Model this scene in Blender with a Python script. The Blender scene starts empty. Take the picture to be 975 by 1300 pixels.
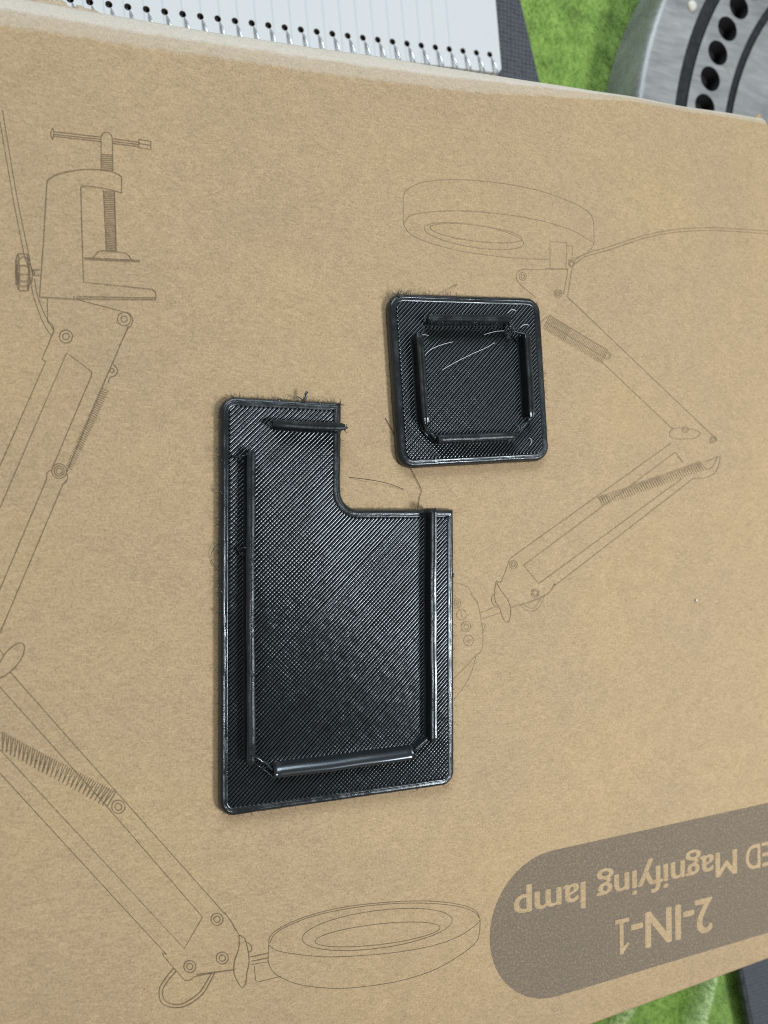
import bpy, bmesh, math, random
import numpy as np
from mathutils import Vector, Matrix

random.seed(7)
rng = np.random.default_rng(11)
U = 0.0014                      # one survey unit in metres (1.4 mm)
ZT = 55.0                       # height of the box top above the table, in units

# ------------------------------------------------------------------ camera
scn = bpy.context.scene
TH = math.atan(901 / 2540.0)    # tilt from straight down
DIST = 130.0
CAM = (-DIST * math.sin(TH), 0.0, ZT + DIST * math.cos(TH))
cam_d = bpy.data.cameras.new('camera')
cam = bpy.data.objects.new('camera', cam_d)
scn.collection.objects.link(cam)
R_ = Vector((math.cos(TH), 0, math.sin(TH))); U_ = Vector((0, 1, 0)); B_ = Vector((-math.sin(TH), 0, math.cos(TH)))
cam.matrix_world = Matrix(((R_.x, U_.x, B_.x, CAM[0] * U), (R_.y, U_.y, B_.y, CAM[1] * U), (R_.z, U_.z, B_.z, CAM[2] * U), (0, 0, 0, 1)))
cam_d.sensor_fit = 'HORIZONTAL'; cam_d.sensor_width = 36.0
cam_d.lens = 36.0 * 901 / 975
cam_d.clip_start = 0.005; cam_d.clip_end = 50
cam_d.dof.use_dof = True
cam_d.dof.focus_distance = 128 * U
cam_d.dof.aperture_fstop = 17
scn.camera = cam

# ------------------------------------------------------------------ world and lamps
w = bpy.data.worlds.new('World'); scn.world = w; w.use_nodes = True
bg = w.node_tree.nodes['Background']
bg.inputs[0].default_value = (1.0, 0.97, 0.94, 1); bg.inputs[1].default_value = 0.17

def area(name, direction, dist, sx, sy, power, col):
    l = bpy.data.lights.new(name, 'AREA'); l.shape = 'RECTANGLE'; l.size = sx; l.size_y = sy
    l.energy = power; l.color = col
    o = bpy.data.objects.new(name, l); scn.collection.objects.link(o)
    d = Vector(direction).normalized()
    o.location = d * dist + Vector((0, 0, ZT * U))
    o.rotation_euler = (-d).to_track_quat('-Z', 'Y').to_euler()
    return o
area('window_light', (-0.17, 0.77, 0.58), 1.6, 1.3, 0.6, 18.5, (0.80, 0.92, 1.0))
area('ceiling_light', (0.33, -0.16, 0.60), 0.70, 0.13, 0.13, 3.8, (0.94, 0.975, 1.0))

scn.cycles.filter_width = 1.0
scn.cycles.use_denoising = False
scn.view_settings.view_transform = 'Standard'
scn.view_settings.look = 'None'
scn.view_settings.exposure = 0.0
scn.view_settings.gamma = 1.0
scn.view_settings.use_curve_mapping = False

# ------------------------------------------------------------------ helpers
def S(px, py, z=0.0):
    """survey: a spot measured on the reference -> (x, y) in units on the level z (0 = box top)"""
    a, b = (px - 487.5) / 901.0, (650 - py) / 901.0
    kx = math.sin(TH) + math.cos(TH) * a; kz = -math.cos(TH) + math.sin(TH) * a
    t = (z - DIST * math.cos(TH)) / kz
    return (-DIST * math.sin(TH) + kx * t, b * t)

def link(name, me, mat=None, parent=None, smooth=True):
    o = bpy.data.objects.new(name, me); scn.collection.objects.link(o)
    if mat is not None:
        for m in (mat if isinstance(mat, (list, tuple)) else [mat]): me.materials.append(m)
    if smooth:
        me.polygons.foreach_set('use_smooth', [True] * len(me.polygons))
    if parent: o.parent = parent
    return o

def mesh(name, verts, faces):
    me = bpy.data.meshes.new(name)
    me.from_pydata([tuple(c * U for c in v) for v in verts], [], faces); me.update()
    return me

def empty(name, loc, label, cat, group=None, rz=0.0):
    o = bpy.data.objects.new(name, None); scn.collection.objects.link(o)
    o.empty_display_size = 0.01
    o.location = Vector(loc) * U; o.rotation_euler = (0, 0, rz)
    o['label'] = label; o['category'] = cat
    if group: o['group'] = group
    return o

def tag(o, label=None, cat=None, kind=None, group=None):
    if label: o['label'] = label
    if cat: o['category'] = cat
    if kind: o['kind'] = kind
    if group: o['group'] = group
    return o

def catmull(pts, n=8, closed=False):
    P = [np.array(p, float) for p in pts]; out = []
    m = len(P)
    if m < 3: return [tuple(p) for p in P]
    rngs = range(m if closed else m - 1)
    for i in rngs:
        if closed: p0, p1, p2, p3 = P[i - 1], P[i], P[(i + 1) % m], P[(i + 2) % m]
        else: p0, p1, p2, p3 = P[max(i - 1, 0)], P[i], P[i + 1], P[min(i + 2, m - 1)]
        for k in range(n):
            t = k / n
            out.append(tuple(0.5 * (2 * p1 + (p2 - p0) * t + (2 * p0 - 5 * p1 + 4 * p2 - p3) * t * t + (3 * p1 - p0 - 3 * p2 + p3) * t ** 3)))
    if not closed: out.append(tuple(P[-1]))
    return out

def tube(pts, r, n=6, taper=False):
    """verts, faces of a round wire along 3-D points (units)"""
    P = [Vector(p) for p in pts]; V = []; F = []
    for i, p in enumerate(P):
        t = (P[min(i + 1, len(P) - 1)] - P[max(i - 1, 0)]).normalized()
        a = t.cross(Vector((0.13, 0.21, 0.97)))
        if a.length < 1e-4: a = t.cross(Vector((1, 0, 0)))
        a.normalize(); b = t.cross(a)
        rr = r * (1 - 0.7 * i / (len(P) - 1)) if taper else r
        for k in range(n):
            an = 2 * math.pi * k / n
            V.append(tuple(p + a * math.cos(an) * rr + b * math.sin(an) * rr))
    for i in range(len(P) - 1):
        for k in range(n):
            F.append((i * n + k, i * n + (k + 1) % n, (i + 1) * n + (k + 1) % n, (i + 1) * n + k))
    F.append(tuple(range(n))[::-1]); F.append(tuple((len(P) - 1) * n + k for k in range(n)))
    return V, F

class Bag:
    def __init__(self): self.v = []; self.f = []
    def add(self, vf):
        o = len(self.v); self.v += vf[0]; self.f += [tuple(i + o for i in f) for f in vf[1]]

# ------------------------------------------------------------------ materials
class NT:
    def __init__(self, name):
        self.m = bpy.data.materials.new(name); self.m.use_nodes = True
        self.t = self.m.node_tree; self.n = self.t.nodes; self.bsdf = self.n['Principled BSDF']
    def add(self, kind, **kw):
        nd = self.n.new(kind)
        for k, v in kw.items(): setattr(nd, k, v)
        return nd
    def set(self, sock, v):
        if isinstance(v, bpy.types.NodeSocket): self.t.links.new(v, sock)
        else: sock.default_value = v
    def coords(self, obj=None, scale=(1, 1, 1), rot=(0, 0, 0), loc=(0, 0, 0)):
        tc = self.add('ShaderNodeTexCoord')
        if obj: tc.object = obj
        mp = self.add('ShaderNodeMapping')
        mp.inputs['Scale'].default_value = tuple(s / U for s in scale)
        mp.inputs['Rotation'].default_value = rot
        mp.inputs['Location'].default_value = loc
        self.t.links.new(tc.outputs['Object'], mp.inputs[0]); return mp.outputs[0]
    def noise(self, co, scale, detail=4, rough=0.55, dist=0.0):
        nd = self.add('ShaderNodeTexNoise')
        nd.inputs['Scale'].default_value = scale; nd.inputs['Detail'].default_value = detail
        nd.inputs['Roughness'].default_value = rough; nd.inputs['Distortion'].default_value = dist
        self.t.links.new(co, nd.inputs['Vector']); return nd.outputs['Fac']
    def math(self, op, a, b=0.0, c=0.0, clamp=False):
        nd = self.add('ShaderNodeMath', operation=op); nd.use_clamp = clamp
        self.set(nd.inputs[0], a); self.set(nd.inputs[1], b); self.set(nd.inputs[2], c); return nd.outputs[0]
    def ramp(self, fac, stops):
        nd = self.add('ShaderNodeValToRGB'); el = nd.color_ramp.elements
        while len(el) < len(stops): el.new(0.5)
        for e, (p, c) in zip(el, stops):
            e.position = p; e.color = (*c, 1) if len(c) == 3 else c
        self.t.links.new(fac, nd.inputs[0]); return nd.outputs[0]
    def mix(self, fac, a, b, mode='MIX'):
        nd = self.add('ShaderNodeMix', data_type='RGBA', blend_type=mode)
        self.set(nd.inputs[0], fac)
        for i, v in ((6, a), (7, b)):
            if isinstance(v, tuple): v = (*v, 1) if len(v) == 3 else v
            self.set(nd.inputs[i], v)
        return nd.outputs[2]
    def bump(self, h, strength, dist):
        nd = self.add('ShaderNodeBump'); nd.inputs['Strength'].default_value = strength; nd.inputs['Distance'].default_value = dist * U
        self.t.links.new(h, nd.inputs['Height']); return nd.outputs[0]
    def out(self, **kw):
        for k, v in kw.items(): self.set(self.bsdf.inputs[k.replace('_', ' ')], v)
        return self.m

ROOT_BOX = empty('cardboard_box', (0, 0, 0), 'brown kraft cardboard box with printed lamp line drawings under the two black plastic parts', 'box')

KRAFT = (0.450, 0.321, 0.178)
def kraft(name, ink=None, ink_amount=0.0, tint=None, glare_wear=None):
    """brown kraft paper; with ink the same paper printed over"""
    t = NT(name); co = t.coords(ROOT_BOX)
    fib = t.coords(ROOT_BOX, scale=(0.8, 1.35, 1), rot=(0, 0, 0.9))
    fib2 = t.coords(ROOT_BOX, scale=(1.3, 0.85, 1), rot=(0, 0, 0.3))
    n1 = t.noise(fib, 1.3, 3, 0.65, 0.8); n2 = t.noise(fib2, 2.4, 3, 0.65, 0.5); big = t.noise(co, 0.035, 3); mid = t.noise(co, 0.28, 3)
    grain = t.noise(co, 3.2, 3, 0.7)
    s = t.math('ADD', t.math('MULTIPLY', t.math('ADD', n1, n2), 0.5), t.math('MULTIPLY', t.math('SUBTRACT', grain, 0.5), 0.6))
    k = KRAFT if tint is None else tint
    lo = tuple(c * f for c, f in zip(k, (0.74, 0.73, 0.70))); hi = tuple(c * f for c, f in zip(k, (1.22, 1.24, 1.29)))
    col = t.ramp(s, [(0.31, lo), (0.5, k), (0.69, hi)])
    col = t.mix(1.0, col, t.ramp(mid, [(0.3, (0.965, 0.965, 0.96)), (0.7, (1.03, 1.03, 1.035))]), 'MULTIPLY')
    col = t.mix(1.0, col, t.ramp(big, [(0.3, (0.95, 0.95, 0.98)), (0.7, (1.04, 1.03, 1.0))]), 'MULTIPLY')
    for sc_, rt_ in (((0.45, 3.2, 1), 0.55), ((0.45, 3.2, 1), -0.75), ((0.5, 3.6, 1), 1.35)):     # single pale fibres
        fb = t.ramp(t.noise(t.coords(ROOT_BOX, scale=sc_, rot=(0, 0, rt_)), 1.0, 2, 0.5), [(0.62, (0, 0, 0)), (0.72, (1, 1, 1))])
        col = t.mix(t.math('MULTIPLY', fb, 0.32), col, tuple(min(0.9, c * 1.55) for c in k))
    # pale fibre flecks and dark specks of recycled paper
    v = t.add('ShaderNodeTexVoronoi'); v.inputs['Scale'].default_value = 0.42; t.t.links.new(co, v.inputs['Vector'])
    sp = t.ramp(t.math('ADD', v.outputs['Distance'], t.math('MULTIPLY', grain, 0.05)), [(0.045, (1, 1, 1)), (0.075, (0, 0, 0))])
    sep = t.add('ShaderNodeSeparateColor'); t.t.links.new(v.outputs['Color'], sep.inputs[0])
    isdark = t.math('GREATER_THAN', sep.outputs[0], 0.86); ispale = t.math('LESS_THAN', sep.outputs[0], 0.14)
    col = t.mix(t.math('MULTIPLY', t.math('MULTIPLY', sp, isdark), 0.75), col, (0.10, 0.075, 0.05))
    col = t.mix(t.math('MULTIPLY', t.math('MULTIPLY', sp, ispale), 0.7), col, (0.68, 0.58, 0.44))
    if glare_wear:                                                       # window glare painted pale along the fold, with some rubbing
        at = t.add('ShaderNodeAttribute', attribute_name='glare_wear')
        rub = t.math('ADD', at.outputs['Fac'], t.math('MULTIPLY', t.math('SUBTRACT', t.noise(co, 0.4, 4, 0.7), 0.5), 0.22))
        col = t.mix(t.math('MULTIPLY', t.ramp(rub, [(0.03, (0, 0, 0)), (0.14, (0.36, 0.36, 0.36)), (0.44, (0.42, 0.42, 0.42)), (0.56, (1, 1, 1))]), 0.88), col, t.mix(1.0, glare_wear, t.ramp(s, [(0.27, (0.85, 0.85, 0.85)), (0.73, (1.1, 1.1, 1.1))]), 'MULTIPLY'))
    if ink:
        glare_wear = t.math('MULTIPLY', t.ramp(t.noise(co, 2.2, 4, 0.65), [(0.32, (0.60, 0.60, 0.60)), (0.55, (1, 1, 1))]), ink_amount)
        col = t.mix(glare_wear, col, ink)
    flute = t.add('ShaderNodeTexWave'); flute.bands_direction = 'Y'; flute.inputs['Scale'].default_value = 0.06
    flute.inputs['Distortion'].default_value = 1.2; t.t.links.new(t.coords(ROOT_BOX, rot=(0, 0, -0.073)), flute.inputs[0])
    h = t.math('ADD', t.math('MULTIPLY', s, 0.5), t.math('ADD', t.math('MULTIPLY', flute.outputs['Fac'], 0.20), t.math('MULTIPLY', mid, 0.22)))
    # one shallow handling crease across the upper board
    sx = t.add('ShaderNodeSeparateXYZ'); t.t.links.new(co, sx.inputs[0])
    (xa, ya), (xb, yb) = S(300, 249), S(520, 265)
    dd = t.math('SUBTRACT', sx.outputs[1], t.math('ADD', t.math('MULTIPLY', sx.outputs[0], (yb - ya) / (xb - xa)), ya - xa * (yb - ya) / (xb - xa)))
    dd = t.math('ABSOLUTE', t.math('ADD', dd, t.math('MULTIPLY', t.math('SUBTRACT', t.noise(co, 0.12, 2), 0.5), 0.9)))
    along = t.math('ABSOLUTE', t.math('SUBTRACT', sx.outputs[0], (xa + xb) / 2))
    cr = t.math('MULTIPLY', t.ramp(dd, [(0.0, (1, 1, 1)), (0.55, (0, 0, 0))]), t.ramp(t.math('DIVIDE', along, 30.0), [(0.25, (1, 1, 1)), (0.5, (0, 0, 0))]))
    h = t.math('SUBTRACT', h, t.math('MULTIPLY', cr, 0.55))
    return t.out(Base_Color=col, Roughness=0.78, Normal=t.bump(h, 0.55, 0.16))

M_KRAFT = kraft('kraft_cardboard')
M_EDGE = kraft('kraft_glare_scuffed_edge', glare_wear=(0.68, 0.62, 0.53))
M_INK = kraft('kraft_printed_line', ink=(0.07, 0.052, 0.032), ink_amount=0.76)
M_INK2 = kraft('kraft_faint_line', ink=(0.12, 0.095, 0.065), ink_amount=0.44)
M_PILL = kraft('kraft_printed_panel', ink=(0.122, 0.100, 0.078), ink_amount=0.86)

def plastic(name, bead=False):
    """black printed plastic; walls show their layers, beads stay smooth"""
    t = NT(name)
    co = t.coords()
    if bead:
        nrm = t.bump(t.noise(co, 3.0, 3, 0.6), 0.2, 0.06)
        rough = t.math('ADD', 0.15, t.math('MULTIPLY', t.noise(co, 0.2, 3), 0.14))
    else:
        tc = t.coords(scale=(0.05, 0.05, 1))
        lay = t.add('ShaderNodeTexWave'); lay.bands_direction = 'Z'; lay.inputs['Scale'].default_value = 0.62
        lay.inputs['Distortion'].default_value = 0.6; t.t.links.new(tc, lay.inputs[0])
        h = t.math('ADD', t.math('MULTIPLY', lay.outputs['Fac'], 0.5), t.math('MULTIPLY', t.noise(co, 1.6, 4, 0.65), 0.55))
        nrm = t.bump(h, 0.6, 0.10)
        rough = t.ramp(t.noise(co, 0.22, 4, 0.7), [(0.35, (0.11, 0.11, 0.11)), (0.62, (0.40, 0.40, 0.40))])
    return t.out(Base_Color=(0.013, 0.015, 0.016, 1), Roughness=rough, Normal=nrm, IOR=1.68, Specular_Tint=(0.86, 0.95, 1.0, 1))

M_PLATE = plastic('black_plastic_bead', bead=True)
M_BLACK = plastic('black_plastic')
t = NT('black_plastic_gloss'); M_GLOSS = t.out(Base_Color=(0.014, 0.016, 0.018, 1), Roughness=0.22, IOR=1.95, Specular_Tint=(0.82, 0.92, 1.0, 1), Normal=t.bump(t.noise(t.coords(scale=(0.08, 1, 1)), 2.2, 3), 0.25, 0.06))
t = NT('plastic_string'); M_STRING = t.out(Base_Color=(0.05, 0.055, 0.06, 1), Roughness=0.25)
t = NT('pale_plastic_string'); M_STRING2 = t.out(Base_Color=(0.60, 0.61, 0.63, 1), Roughness=0.3)
t = NT('dark_hair'); M_HAIR = t.out(Base_Color=(0.03, 0.022, 0.016, 1), Roughness=0.4)

t = NT('green_plush'); co = t.coords()
n = t.noise(co, 0.16, 5, 0.65); n2 = t.noise(co, 1.1, 4, 0.7); n3 = t.noise(t.coords(scale=(1, 0.25, 1)), 1.6, 3)
col = t.ramp(t.math('ADD', t.math('MULTIPLY', n, 0.55), t.math('MULTIPLY', t.math('ADD', n2, n3), 0.23)), [(0.34, (0.07, 0.14, 0.015)), (0.5, (0.23, 0.40, 0.06)), (0.68, (0.36, 0.55, 0.11))])
at = t.add('ShaderNodeAttribute', attribute_name='fold_light')
col = t.mix(at.outputs['Fac'], col, (0.62, 0.80, 0.40))  # light on the fold crests, painted as a paler green
M_GREEN = t.out(Base_Color=col, Roughness=0.85, Sheen_Weight=0.6, Sheen_Tint=(0.75, 1.0, 0.5, 1), Normal=t.bump(t.math('ADD', n2, n3), 0.8, 0.7))

t = NT('dark_grey_weave'); co = t.coords()
wv = t.add('ShaderNodeTexWave'); wv.inputs['Scale'].default_value = 0.26; wv.inputs['Distortion'].default_value = 1.5; t.t.links.new(co, wv.inputs[0])
wv2 = t.add('ShaderNodeTexWave'); wv2.bands_direction = 'Y'; wv2.inputs['Scale'].default_value = 0.26; wv2.inputs['Distortion'].default_value = 1.5; t.t.links.new(co, wv2.inputs[0])
n = t.noise(co, 1.0, 4, 0.7)
h = t.math('ADD', t.math('MULTIPLY', wv.outputs['Fac'], wv2.outputs['Fac']), n)
M_GREY = t.out(Base_Color=t.ramp(h, [(0.35, (0.036, 0.041, 0.050)), (0.95, (0.115, 0.125, 0.145))]), Roughness=0.9, Normal=t.bump(h, 0.7, 0.5))

def ruled_paper():
    t = NT('ruled_paper'); sep = t.add('ShaderNodeSeparateXYZ'); t.t.links.new(t.coords(), sep.inputs[0])
    fr = t.math('FRACT', t.math('DIVIDE', sep.outputs[0], 4.25))
    ln = t.ramp(t.math('ABSOLUTE', t.math('SUBTRACT', fr, 0.5)), [(0.03, (1, 1, 1)), (0.06, (0, 0, 0))])
    inside = t.math('LESS_THAN', sep.outputs[0], -13.0)
    col = t.mix(t.math('MULTIPLY', t.math('MULTIPLY', ln, inside), 0.38), (0.66, 0.68, 0.685), (0.36, 0.44, 0.55))
    return t.out(Base_Color=col, Roughness=0.6)
M_PAGE = ruled_paper()
t = NT('page_edges'); co = t.coords(scale=(0.05, 0.05, 4))
M_PAGES = t.out(Base_Color=t.ramp(t.noise(co, 1.0, 2), [(0.35, (0.45, 0.45, 0.43)), (0.6, (0.75, 0.75, 0.72))]), Roughness=0.8)
t = NT('notebook_cover'); M_COVER = t.out(Base_Color=(0.06, 0.045, 0.035, 1), Roughness=0.7)
t = NT('ring_wire'); M_WIRE = t.out(Base_Color=(0.62, 0.64, 0.66, 1), Metallic=1.0, Roughness=0.28)
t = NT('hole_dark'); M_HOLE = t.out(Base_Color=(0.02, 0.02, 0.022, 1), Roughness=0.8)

t = NT('scuffed_grey_metal'); co = t.coords()
n = t.noise(co, 0.05, 5, 0.6); n2 = t.noise(t.coords(scale=(0.12, 1.0, 1), rot=(0, 0, 1.0)), 0.8, 4, 0.65)
col = t.ramp(t.math('ADD', t.math('MULTIPLY', n, 0.6), t.math('MULTIPLY', n2, 0.4)), [(0.33, (0.22, 0.225, 0.23)), (0.5, (0.36, 0.37, 0.365)), (0.68, (0.50, 0.51, 0.50))])
stain = t.ramp(t.noise(co, 0.06, 4, 0.7), [(0.60, (0, 0, 0)), (0.72, (1, 1, 1))])
col = t.mix(t.math('MULTIPLY', stain, 0.45), col, (0.23, 0.17, 0.13))
M_METAL = t.out(Base_Color=col, Roughness=t.math('ADD', 0.35, t.math('MULTIPLY', n2, 0.3)), Metallic=0.35)
t = NT('black_enamel'); M_ENAMEL = t.out(Base_Color=t.ramp(t.noise(t.coords(), 0.7, 4), [(0.3, (0.012, 0.014, 0.016)), (0.8, (0.04, 0.043, 0.047))]), Roughness=0.45)
t = NT('white_bead'); M_BEAD = t.out(Base_Color=(0.75, 0.72, 0.62, 1), Roughness=0.4)

# ------------------------------------------------------------------ the ground: green plush cloth
def axis(lo, hi, f0, f1, fine, coarse):
    a = list(np.arange(lo, f0, coarse)) + list(np.arange(f0, f1, fine)) + list(np.arange(f1, hi + coarse, coarse))
    return np.array(a)
gx = axis(-420, 520, 84, 178, 1.2, 12); gy = axis(-420, 420, -190, -118, 2.0, 12)
fold = []
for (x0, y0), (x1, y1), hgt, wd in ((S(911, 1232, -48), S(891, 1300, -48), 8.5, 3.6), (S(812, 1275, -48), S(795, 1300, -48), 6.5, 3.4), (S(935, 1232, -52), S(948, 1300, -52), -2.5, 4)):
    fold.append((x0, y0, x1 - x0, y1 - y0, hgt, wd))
def ground_z(x, y):
    """height of the cloth and how much fold light is painted into its colour there"""
    z = 0.5 * math.sin(x * 0.05 + y * 0.021) + 0.4 * math.sin(y * 0.06 - x * 0.03) - 1.0; lit = 0.0
    for x0, y0, dx, dy, hgt, wd in fold:
        L = math.hypot(dx, dy); s = ((x - x0) * dx + (y - y0) * dy) / L
        dd = ((x - x0) * dy - (y - y0) * dx) / L + 0.9 * math.sin(s * 0.13)
        f = 1 / (1 + math.exp(-(s + 34) / 7)) / (1 + math.exp((s - 90) / 12)) / (1 + (dd / wd) ** 2) ** 1.4
        z += hgt * f
        if hgt > 0: lit = max(lit, min(1.0, max(0.0, f * 1.5 - 0.55)) * min(1, hgt / 8))  # only raised folds get the painted light
    return z, lit
V = []; F = []; LIT = []
for j, y in enumerate(gy):
    for i, x in enumerate(gx):
        z, lit = ground_z(x, y); V.append((x, y, z)); LIT.append(lit)
nx = len(gx)
for j in range(len(gy) - 1):
    for i in range(nx - 1):
        F.append((j * nx + i, j * nx + i + 1, (j + 1) * nx + i + 1, (j + 1) * nx + i))
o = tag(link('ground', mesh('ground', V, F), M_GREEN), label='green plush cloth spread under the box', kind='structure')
o.data.attributes.new('fold_light', 'FLOAT', 'POINT').data.foreach_set('value', LIT)

# the cloth's pile where it shows: short leaning fibres
V = []; F = []; LIT = []
for (x0, x1, y0, y1, cnt) in ((58, 128, 84, 190, 21000), (66, 160, -205, -108, 26000)):
    for _ in range(cnt):
        x, y = random.uniform(x0, x1), random.uniform(y0, y1); z, lit = ground_z(x, y); z -= 0.15; LIT += [lit] * 3
        a = random.gauss(0.9 + 1.6 * math.sin(x * 0.09) * math.cos(y * 0.07), 0.8); L = random.uniform(0.8, 2.2); lean = random.uniform(0.3, 0.9)
        dx, dy = math.cos(a) * L * lean, math.sin(a) * L * lean; wx, wy = -math.sin(a) * 0.14, math.cos(a) * 0.14
        i = len(V); V += [(x - wx, y - wy, z), (x + wx, y + wy, z), (x + dx, y + dy, z + L * (1.1 - lean))]; F.append((i, i + 1, i + 2))
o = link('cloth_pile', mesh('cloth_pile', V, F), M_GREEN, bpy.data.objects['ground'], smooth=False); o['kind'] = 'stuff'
o.data.attributes.new('fold_light', 'FLOAT', 'POINT').data.foreach_set('value', LIT)

# ------------------------------------------------------------------ cardboard box
BA = math.radians(4.15)
ca, sa = math.cos(BA), math.sin(BA)
def box_xy(s, q): return (s * ca - q * sa, s * sa + q * ca)     # box frame -> world
def to_box(x, y): return (x * ca + y * sa, -x * sa + y * ca)
S0, S1 = -128.0, to_box(91.9, 87.9)[0] + 0.2
QB = to_box(49.6, -104.9)[1]
# far edge (top in the picture) measured at a few places: crease line and outer line
crease = [to_box(*S(*p)) for p in ((0, 36), (60, 44), (140, 57), (300, 80), (490, 107), (620, 121), (700, 124), (800, 129), (900, 146), (968, 157))]
outer = [to_box(*S(*p)) for p in ((0, -4, -3.4), (60, 6, -3.4), (126, 18, -3.4), (210, 32, -3.3), (300, 47, -3.2), (490, 73, -3.0), (700, 107, -2.4), (860, 136, -2.2), (972, 153, -2.2))]
def interp(tab, s):
    xs = [p[0] for p in tab]; ys = [p[1] for p in tab]
    if s < xs[0]: return ys[0] + (s - xs[0]) * (ys[1] - ys[0]) / (xs[1] - xs[0]) * 0.6
    return float(np.interp(s, xs, ys))
PR = 1.3                                                         # fold radius
svals = list(np.linspace(S0, S1, 130))
cols = []
for s in svals:
    qc = interp(crease, s) ; qo = interp(outer, s) + 0.04 * math.sin(s * 0.31)
    qc = min(qc + 0.15 * math.sin(s * 0.23), qo - 1.0)
    prof = [(QB + 0.0, -ZT), (QB, -2.0), (QB + 0.10, -0.75), (QB + 0.45, -0.22), (QB + 1.0, 0.0), (-60, 0.0), (0, 0.0), (qc - 14, 0.0), (qc - 0.7, 0.0)]
    wdt = qo - qc
    prof += [(qc, -0.06), (qc + 0.35 * wdt, -0.22 - 0.05 * wdt), (qc + 0.62 * wdt, -0.42 - 0.12 * wdt), (qc + 0.86 * wdt, -0.75 - 0.18 * wdt), (qo - 0.15, -1.15 - 0.25 * wdt), (qo, -2.1 - 0.3 * wdt), (qo - 0.1, -6), (qo - 0.4, -ZT)]
    cols.append(prof)
NP = len(cols[0])
V = []; F = []; FM = []
for s, prof in zip(svals, cols):
    for (q, z) in prof: V.append((*box_xy(s, q), z + ZT))
for i in range(len(svals) - 1):
    for k in range(NP - 1):
        F.append((i * NP + k, (i + 1) * NP + k, (i + 1) * NP + k + 1, i * NP + k + 1)); FM.append(1 if 9 <= k <= 13 else 0)
# split into panels: top, near wall, far wall, fold painted with glare and scuffs
def sub(name, ks, mat):
    idx = {}; vv = []; ff = []
    for fi, f in enumerate(F):
        if fi % (NP - 1) in ks:
            g = []
            for i in f:
                if i not in idx: idx[i] = len(vv); vv.append(V[i])
                g.append(idx[i])
            ff.append(tuple(g))
    return link(name, mesh(name, vv, ff), mat, ROOT_BOX)
sub('top_panel', (1, 2, 3, 4, 5, 6, 7, 8), M_KRAFT)
fe = tag(sub('folded_edge', (9, 10, 11, 12, 13), M_EDGE), label='scuffed fold along the box edge with window glare painted pale')
at = fe.data.attributes.new('glare_wear', 'FLOAT', 'POINT')
wv_ = []
for v in fe.data.vertices:
    s_, q_ = to_box(v.co.x / U, v.co.y / U); qc, qo = interp(crease, s_), interp(outer, s_)
    wv_.append(max(0.0, min(1.0, (q_ - qc) / max(1.0, qo - qc))) * (1.0 if s_ < 20 else 0.9))  # painted glare strengthens towards the outer edge
at.data.foreach_set('value', wv_)
sub('side_panel', (14, 15), M_KRAFT)
sub('side_panel', (0,), M_KRAFT)
# end panels (left end outside the picture, right end)
def end_panel(s, idx, out):
    prof = cols[idx]; V2 = []; F2 = []
    n = len(prof)
    e = [0.0, 0.55, 1.0]
    for j, (dz, ds) in enumerate(((0, 0), (-0.25, 0.55), (-0.95, 0.95), (-3, 1.05))):
        for (q, z) in prof[1:-1]:
            V2.append((*box_xy(s + out * ds, q), ZT + (z + dz if z > -3 else z)))
    m = n - 2
    for j in range(3):
        for k in range(m - 1): F2.append((j * m + k, j * m + k + 1, (j + 1) * m + k + 1, (j + 1) * m + k))
    b = len(V2)
    for (q, z) in prof[1:-1]: V2.append((*box_xy(s + out * 1.05, q), 0.0))
    for k in range(m - 1): F2.append((3 * m + k, 3 * m + k + 1, b + k + 1, b + k))
    return link('end_panel', mesh('end_panel', V2, F2), M_KRAFT, ROOT_BOX)
end_panel(S0, 0, -1); end_panel(S1, -1, 1)

# torn outer ply hanging along the far edge at the left
V = []; F = []
ss = np.linspace(to_box(*S(6, 0, -3))[0], to_box(*S(134, 20, -3))[0], 46)
for i, s in enumerate(ss):
    qo = interp(outer, s); k = i / (len(ss) - 1)
    wd = (1.9 * (1 - k) ** 0.8 + 0.12) * (0.8 + 0.12 * math.sin(i * 0.8) + 0.3 * random.random()) * min(1, k * 9)
    if 0.60 < k < 0.70: wd *= 0.45
    V += [(*box_xy(s, qo - 0.25), ZT - 3.3), (*box_xy(s, qo + 0.5 * wd), ZT - 3.2 + 0.2 * math.sin(i)), (*box_xy(s, qo + wd), ZT - 3.6 + 0.4 * random.random()),
          (*box_xy(s, qo + wd - 0.1), ZT - 3.9), (*box_xy(s, qo - 0.25), ZT - 3.9)]
for i in range(len(ss) - 1):
    for k in range(4): F.append((i * 5 + k, (i + 1) * 5 + k, (i + 1) * 5 + k + 1, i * 5 + k + 1))
tag(link('torn_ply', mesh('torn_ply', V, F), kraft('kraft_torn', tint=(0.50, 0.40, 0.28)), ROOT_BOX), label='torn outer ply along the far box edge')
# crushed corner flap
V, F = [], []
cs, cq = S1 - 1.6, interp(outer, S1 - 1.6)
for i in range(7):
    a = i / 6
    for k in range(4):
        b = k / 3
        V.append((*box_xy(cs + 2.2 * a, cq - 1.2 + 1.5 * b + 0.5 * math.sin(a * 3)), ZT - 1.6 + 0.9 * math.sin(a * math.pi) * b - 0.6 * b))
for i in range(6):
    for k in range(3): F.append((i * 4 + k, (i + 1) * 4 + k, (i + 1) * 4 + k + 1, i * 4 + k + 1))
o = link('corner_tab', mesh('corner_tab', V, F), M_EDGE, ROOT_BOX)
md = o.modifiers.new('thickness', 'SOLIDIFY'); md.thickness = 0.35 * U

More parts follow.
